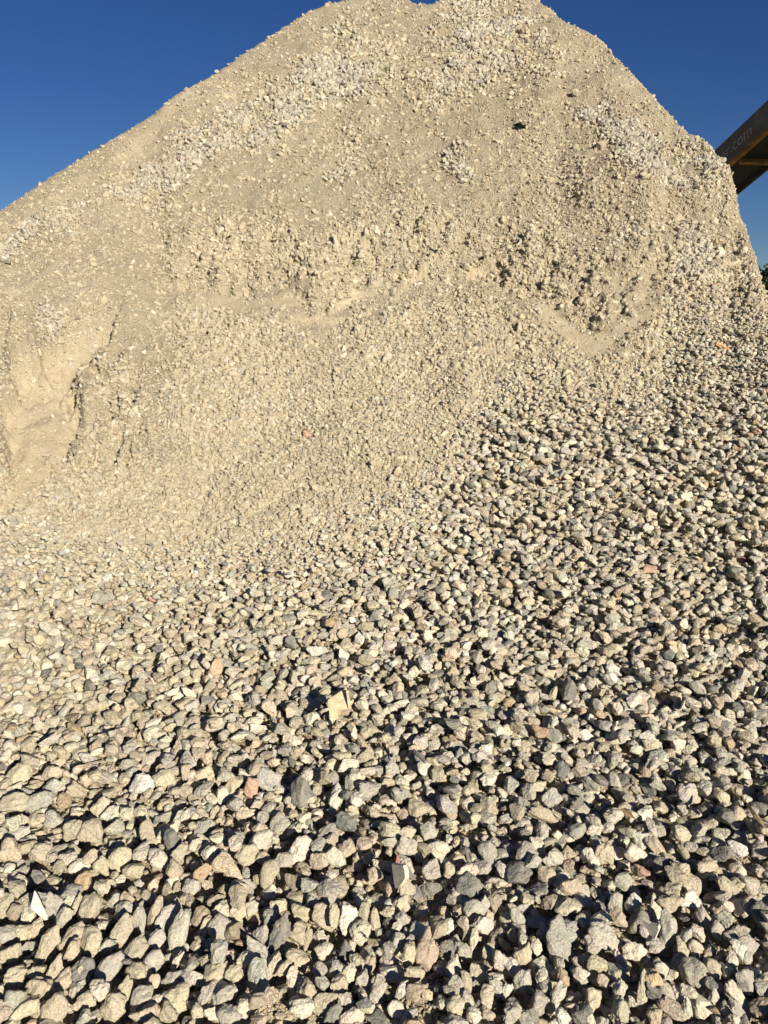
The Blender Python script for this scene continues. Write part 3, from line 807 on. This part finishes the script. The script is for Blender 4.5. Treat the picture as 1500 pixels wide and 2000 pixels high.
def tube(name, pts, rad, mat, parent=None, sides=7):
    """tapered rod through 3-D points"""
    pts = [np.array(p, float) for p in pts]
    bm = bmesh.new(); rings = []
    for k, p in enumerate(pts):
        d = pts[min(k + 1, len(pts) - 1)] - pts[max(k - 1, 0)]; d /= np.linalg.norm(d)
        u = np.cross(d, [0.3, 0.2, 1]); u /= np.linalg.norm(u); v = np.cross(d, u)
        r = rad[k] if hasattr(rad, '__len__') else rad
        rings.append([bm.verts.new(p + r * (u * math.cos(2 * math.pi * q / sides) + v * math.sin(2 * math.pi * q / sides))) for q in range(sides)])
    for a, b in zip(rings, rings[1:]):
        for q in range(sides): bm.faces.new((a[q], a[(q + 1) % sides], b[(q + 1) % sides], b[q]))
    bm.faces.new(rings[0][::-1]); bm.faces.new(rings[-1])
    return bm_obj(name, bm, mat, parent)


o, _, _ = shard('tile_shard', [(61, 1746), (66, 1750), (80, 1766), (96, 1783), (97, 1790), (92, 1791), (78, 1783), (63, 1774), (60, 1770)], 76, 1770, 0.006, 30, WHITE, WHITE, 0.015)
tag(o, 'white tile shard, triangular and smooth, lying flat on tan stones', 'tile shard')
o, _, _ = shard('broken_tile', [(765, 1694), (773, 1693), (780, 1691), (787, 1690), (790, 1699), (791, 1711), (786, 1720), (780, 1730), (772, 1737), (769, 1725), (767, 1708)], 780, 1712, 0.016, 8, TILE_TOP, TILE_BODY, 0.03, 38)
tag(o, 'broken grey tile with a pale thick broken edge, below a small red brick sliver', 'tile shard')
o, _, _ = shard('broken_tile', [(1258, 1803), (1270, 1807), (1283, 1806), (1284, 1812), (1277, 1832), (1270, 1827)], 1274, 1815, 0.016, 8, TILE_TOP, TILE_BODY, 0.05, 36)
tag(o, 'small pointed grey tile chip with a cream edge, beside the tall mottled stone', 'tile shard')
o, _, _ = shard('plywood_scrap', [(640, 1368), (652, 1360), (667, 1351), (676, 1346), (680, 1358), (684, 1370), (691, 1366), (690, 1372), (680, 1384), (668, 1386), (661, 1391), (660, 1401), (652, 1404), (644, 1392)], 662, 1374, 0.007, 25, PLY, PLY, 0.03)
tag(o, 'holed yellow plywood scrap with splintered edges, lying flat on pale gravel', 'wood scrap')
ph = o
bm = bmesh.new()  # the upright broken ply edge
p_ = np.array(ph.location)
sD = float(np.dot(p_ - np.array([0, 0, ZC]), -Nv)) / F
a_ = Rv * (676 - 662) * sD + Uv * (1374 - 1347) * sD; b_ = Rv * (681 - 662) * sD + Uv * (1374 - 1384) * sD
for dz0, dz1 in ((0.0, 0.012),):
    vs = []
    for e in (a_, b_):
        for w_ in (0, 0.009):
            for zz_ in (dz0, dz1): vs.append(bm.verts.new(e + Rv * w_ + Nv * zz_))
    bmesh.ops.convex_hull(bm, input=vs)
bm_obj('splintered_edge', bm, PLY, ph)

# small reddish fragments of brick
for (px, py, w, hh, lab) in ((777, 1680, 9, 22, 'small red brick sliver just above the broken grey tile'), (1391, 560, 15, 9, 'red brick chip in the coarse gravel on the upper right flank')):
    p = lay(px, py, 0.02)
    d = float(np.dot(p - np.array([0, 0, ZC]), -Nv)) / F * 0.5
    Vl = rock_shape(3, g2, 0.03, 30) @ np.stack([Rv * w * d, Uv * hh * d, Nv * min(w, hh) * d], 1).T
    o = link('brick_fragment', raw_mesh('brick_fragment', Vl, ICO[3][1], None, True, BRICK)); o.location = p
    tag(o, lab, 'brick chip')


def rod(name, pxs, rad, mat, lift, label, cat, sides=7):
    pts = [lay(px, py, lift) for px, py in pxs]
    base = pts[0].copy()
    d0 = np.mean([np.dot(p - np.array([0, 0, ZC]), -Nv) for p in pts])
    pts = [np.array([0, 0, ZC]) + ray(*q) * (d0 + 0.0) for q in pxs] if max(abs(np.dot(p - np.array([0, 0, ZC]), -Nv) - d0) for p in pts) > 0.12 else pts
    o = tube(name, [p - base for p in pts], rad, mat, None, sides); o.location = base
    return tag(o, label, cat)


rod('stick', [(808, 1465), (815, 1472), (823, 1480), (832, 1489)], [0.005, 0.0062, 0.0062, 0.0058], WOOD, 0.03, 'grey weathered stick lying between pale stones on the middle slope', 'stick')
rod('wood_splinter', [(1394, 673), (1404, 677), (1413, 683), (1423, 688)], [0.012, 0.017, 0.017, 0.007], SPLIT, 0.03, 'orange-brown wood splinter beside a sandy hollow on the right flank', 'stick')
rod('straw_splinter', [(1459, 1571), (1467, 1580), (1476, 1594), (1486, 1606), (1494, 1617)], [0.002, 0.006, 0.0075, 0.006, 0.001], STRAW, 0.03, 'straw-brown splinter, thin and pointed, lying across grey stones', 'splinter', 5)
rod('root', [(750, 1856), (757, 1854), (762, 1857), (767, 1863), (773, 1869), (779, 1873), (786, 1878), (795, 1875), (802, 1871)], [0.0012, 0.0016, 0.0018, 0.0018, 0.0016, 0.0016, 0.0013, 0.0012, 0.0007], ROOT, 0.03, 'pale thread-like root curling over a dark gap between stones', 'root', 5)

# curled leaf
p = lay(1226, 1588, 0.02); d = float(np.dot(p - np.array([0, 0, ZC]), -Nv)) / F
bm = bmesh.new(); rows = []
for k in range(9):
    u = k / 8; cx_, cy_ = -12 + 26 * u, 9 - 20 * u
    w_ = 7.5 * math.sin(math.pi * min(1, u * 0.9 + 0.08)) * (1 - 0.55 * u)
    row = []
    for m_ in range(5):
        v_ = (m_ / 4 - 0.5) * 2
        row.append(bm.verts.new(Rv * (cx_ + v_ * w_ * 0.75) * d + Uv * (cy_ + v_ * w_ * 0.65) * d + Nv * (abs(v_) * 3.2 + 2 * math.sin(u * 5)) * d))
    rows.append(row)
for a, b in zip(rows, rows[1:]):
    for m_ in range(4): bm.faces.new((a[m_], a[m_ + 1], b[m_ + 1], b[m_]))
geom = bmesh.ops.solidify(bm, geom=bm.faces[:], thickness=0.0006)
o = bm_obj('dry_leaf', bm, LEAF, None, True); o.location = p
tag(o, 'curled brown leaf lying in a dark gap between whitish stones', 'leaf')
st_ = tube('leaf_stem', [Rv * 13 * d + Uv * -10 * d + Nv * 0.002, Rv * 18 * d + Uv * -15 * d + Nv * 0.003], 0.0009, LEAF, o, 5)

# crumpled plastic scrap high on the face
p = hit(1015, 249); d = float(np.dot(p - np.array([0, 0, ZC]), -Nv)) / F
bm = bmesh.new(); nu, nv_ = 14, 8; grid = []
for a in range(nu):
    row = []
    for b in range(nv_):
        u, v_ = a / (nu - 1) * 2 - 1, b / (nv_ - 1) * 2 - 1
        k = 1 - 0.35 * abs(u) ** 3 + 0.2 * math.sin(5 * u + 2)
        h_ = 2.5 + 1.8 * math.sin(4.1 * u + 3 * v_) + 1.6 * math.sin(7 * v_ - 2.5 * u)
        row.append(bm.verts.new(Rv * u * 11 * d + Uv * (v_ * 6.5 * k + 1.2 * math.sin(6 * u)) * d + Nv * h_ * d))
    grid.append(row)
for a in range(nu - 1):
    for b in range(nv_ - 1): bm.faces.new((grid[a][b], grid[a + 1][b], grid[a + 1][b + 1], grid[a][b + 1]))
bmesh.ops.solidify(bm, geom=bm.faces[:], thickness=0.006)
o = bm_obj('plastic_scrap', bm, PLASTIC); o.location = p + Nv * 0.01
tag(o, 'crumpled black plastic scrap caught high on the sandy face of the heap', 'plastic scrap')

# ------------------------------------------------------------------ conveyor behind the right flank
STEEL = simple_mat('grey_brown_paint', (0.085, 0.078, 0.066), 0.6, 0.3, 3)
_nt = STEEL.node_tree; _b = _nt.nodes['Principled BSDF']; _src = _b.inputs['Base Color'].links[0].from_socket
_tc = node(_nt, 'ShaderNodeTexCoord'); _n = node(_nt, 'ShaderNodeTexNoise', Scale=4.5, Detail=8.0, Roughness=0.7); _nt.links.new(_tc.outputs['Object'], _n.inputs['Vector'])
_nt.links.new(mixc(_nt, ramp(_nt, _n.outputs[0], 0.58, 0.68), _src, (0.10, 0.045, 0.018)), _b.inputs['Base Color'])
YELLOW = simple_mat('worn_yellow_paint', (0.16, 0.09, 0.025), 0.7, 0.6, 5)
RUBBER = simple_mat('black_rubber', (0.018, 0.018, 0.018), 0.8, 0.3, 10)
LETTER = simple_mat('faded_lettering', (0.24, 0.24, 0.24), 0.7, 0.08, 20)


def cpt(px, py, dep):
    return np.array([0, 0, ZC]) + ray(px, py) * dep


A_ = cpt(1400, 290, 12.0); B_ = cpt(1500, 195, 10.8)
ax_ = (B_ - A_) / np.linalg.norm(B_ - A_)
nn = np.array([-ax_[1], ax_[0], 0]); nn /= np.linalg.norm(nn); nn = nn if nn[0] > 0 else -nn
upv = np.cross(nn, ax_); upv = upv if upv[2] > 0 else -upv
conv = bpy.data.objects.new('conveyor', None); COL.objects.link(conv)
conv.location = A_
tag(conv, 'dark yellow-edged conveyor arm with faded lettering, sticking out behind the right flank', 'conveyor')


def box(bm, t0, t1, w0, w1, h0, h1):
    vs = [bm.verts.new(ax_ * t + nn * w + upv * h) for t in (t0, t1) for w in (w0, w1) for h in (h0, h1)]
    for f in ((0, 1, 3, 2), (4, 6, 7, 5), (0, 4, 5, 1), (2, 3, 7, 6), (0, 2, 6, 4), (1, 5, 7, 3)): bm.faces.new([vs[k] for k in f])


TA, TB, WD, HT = -3.2, 6.5, 0.70, 0.40
for w in (0, WD):
    bm = bmesh.new(); box(bm, TA, TB, w, w + 0.012, -HT, 0); bmesh.ops.bevel(bm, geom=bm.edges[:], offset=0.003, segments=1)
    side = bm_obj('side_plate', bm, STEEL, conv)
    bm = bmesh.new(); box(bm, TA, TB, w - 0.012 if w == 0 else w - 0.05, w + 0.06 if w == 0 else w + 0.024, -HT - 0.018, -HT - 0.002)
    if w == 0: box(bm, TA, TB, -0.013, -0.002, -HT - 0.001, -HT + 0.03)
    bm_obj('flange', bm, YELLOW if w == 0 else RUBBER, conv)
bm = bmesh.new(); box(bm, TA + 0.1, TB - 0.1, 0.03, WD - 0.03, -0.14, -0.125); bm_obj('belt', bm, RUBBER, conv)
bm = bmesh.new(); box(bm, TA + 0.1, TB - 0.1, 0.09, WD - 0.09, -HT + 0.03, -HT + 0.04); bm_obj('return_belt', bm, RUBBER, conv)
tb = min((math.hypot(project(*(A_ + ax_ * t + nn * 0.08 - upv * (HT + .03)))[0] - 1442, 0), t) for t in np.arange(-2, 2, 0.01))[1]
for t in (tb - 2.4, tb, tb + 2.4, tb + 4.8):
    bm = bmesh.new(); box(bm, t, t + 0.07, 0.086, WD - 0.081, -HT - 0.06, -HT - 0.003); bm_obj('cross_member', bm, YELLOW, conv)
    tube('roller', [ax_ * (t + 0.6) + nn * 0.014 - upv * 0.19, ax_ * (t + 0.6) + nn * (WD - 0.002) - upv * 0.19], 0.045, RUBBER, conv, 12)
for e in (TA, TB):
    tube('end_pulley', [ax_ * e + nn * 0.02 - upv * 0.24, ax_ * e + nn * (WD - 0.01) - upv * 0.24], 0.12, RUBBER, conv, 20)
for t in (TB - 0.8,):
    for w in (0.03, WD - 0.1):
        b0 = ax_ * t + nn * w - upv * (HT + 0.03); zz = A_[2] + b0[2]
        bm = bmesh.new()
        vs = [bm.verts.new(b0 + np.array([dx, dy, dz])) for dx in (0, .08) for dy in (0, .08) for dz in (0, -zz - 0.05)]
        bmesh.ops.convex_hull(bm, input=vs); bm_obj('support_leg', bm, YELLOW, conv)
for k in range(9):
    q_ = ax_ * (TA + 0.5 + k) - upv * 0.05
    tube('bolt', [q_ - nn * 0.010, q_ + nn * 0.003], 0.016, RUBBER, conv, 6)
# lettering on the outer face of the near plate
cu = bpy.data.curves.new('lettering', 'FONT'); cu.body = 'er.com'; cu.size = 0.25; cu.extrude = 0.001; cu.align_x = 'LEFT'
tmp = bpy.data.objects.new('lettering_source', cu); COL.objects.link(tmp)
dg = bpy.context.evaluated_depsgraph_get()
me = bpy.data.meshes.new_from_object(tmp.evaluated_get(dg)); bpy.data.objects.remove(tmp)
me.name = 'lettering'; me.materials.clear(); me.materials.append(LETTER)
Lm = link('lettering', me, conv)
# where the first letter shows in the photo
best = min(((abs(project(*(A_ + ax_ * t))[0] - 1406)), t) for t in np.arange(-2, 2, 0.01))[1]
end = min(((abs(project(*(A_ + ax_ * t))[0] - 1466)), t) for t in np.arange(best, best + 3, 0.01))[1]
sxl = (end - best) / max(v.co.x for v in me.vertices)
for v in me.vertices: v.co.x *= sxl
org = ax_ * best - nn * 0.004 - upv * (HT * 0.66)
Mx = Matrix(((ax_[0], upv[0], -nn[0], org[0]), (ax_[1], upv[1], -nn[1], org[1]), (ax_[2], upv[2], -nn[2], org[2]), (0, 0, 0, 1)))
Lm.matrix_basis = Mx

# ------------------------------------------------------------------ trees beyond the right flank
BARK = simple_mat('bark', (0.10, 0.08, 0.06), 0.9, 0.3, 6)
FOLI = simple_mat('dark_foliage', (0.035, 0.050, 0.022), 0.7, 0.4, 1.2)
g4 = np.random.default_rng(9)


def tree(x, y, h, w, label):
    root = bpy.data.objects.new('tree', None); COL.objects.link(root); root.location = (x, y, -0.05)
    tag(root, label, 'tree', 'trees beyond the heap')
    tube('trunk', [(0, 0, 0), (0.05, 0, h * 0.3), (-0.08, 0.05, h * 0.6), (0, 0, h * 0.88)], [0.22, 0.17, 0.11, 0.03], BARK, root, 9)
    n = 5200
    cl = g4.normal(size=(26, 3)); cl /= np.linalg.norm(cl, axis=1)[:, None]
    cc = cl * g4.uniform(0.35, 0.95, 26)[:, None] * np.array([w, w, h * 0.36]) + np.array([0, 0, h * 0.62])
    k = g4.integers(0, 26, n)
    pos = cc[k] + g4.normal(0, 0.28, (n, 3)) * w * 0.55
    M = rand_rot(n, g4)
    s = g4.uniform(0.10, 0.22, n)[:, None]
    a, b = M[:, :, 0] * s, M[:, :, 1] * s * 0.6
    V = np.stack([pos - a, pos - b, pos + a, pos + b], 1).reshape(-1, 3)
    link('crown', raw_mesh('crown', V, np.arange(n * 4).reshape(-1, 4), None, False, FOLI), root)


for (px, dep, top, w, lab) in ((1507, 46, 527, 1.9, 'dark bushy tree just past the right edge of the heap'), (1590, 50, 500, 2.4, 'dark taller tree farther right beyond the heap'), (1680, 47, 530, 2.2, 'dark tree at the far right of the row beyond the heap')):
    q = cpt(px, top, dep)
    tree(q[0], q[1], q[2] + 0.05, w, lab)

# ------------------------------------------------------------------ daylight
ANTI = ray(-60, 1320); ANTI /= np.linalg.norm(ANTI)          # where shadows vanish to
to_sun = -ANTI
elev = math.asin(to_sun[2]); azim = math.atan2(to_sun[0], to_sun[1])
print('sun elevation', math.degrees(elev), 'azimuth', math.degrees(azim))
sd = bpy.data.lights.new('sun', 'SUN'); sd.energy = 5.0; sd.angle = math.radians(0.5); sd.color = (1.0, 0.935, 0.815)
so = bpy.data.objects.new('sun', sd); COL.objects.link(so)
so.rotation_euler = Vector(to_sun).to_track_quat('Z', 'Y').to_euler()
w = bpy.data.worlds.new('World'); scene.world = w; w.use_nodes = True
nt = w.node_tree; bg = nt.nodes['Background']
sky = nt.nodes.new('ShaderNodeTexSky'); sky.sky_type = 'NISHITA'; sky.sun_disc = False
sky.sun_elevation = elev; sky.sun_rotation = azim
sky.altitude = 1500; sky.air_density = 1.0; sky.dust_density = 0.0; sky.ozone_density = 5.0
hs = nt.nodes.new('ShaderNodeHueSaturation'); hs.inputs['Saturation'].default_value = 1.17; hs.inputs['Hue'].default_value = 0.513; hs.inputs['Value'].default_value = 0.74
nt.links.new(sky.outputs[0], hs.inputs['Color']); nt.links.new(hs.outputs[0], bg.inputs[0]); bg.inputs[1].default_value = 0.05
scene.view_settings.view_transform = 'Standard'; scene.view_settings.look = 'None'
scene.view_settings.exposure = 0.6; scene.view_settings.gamma = 1.0
scene.cycles.max_bounces = 4
print('built', time.time() - T0)
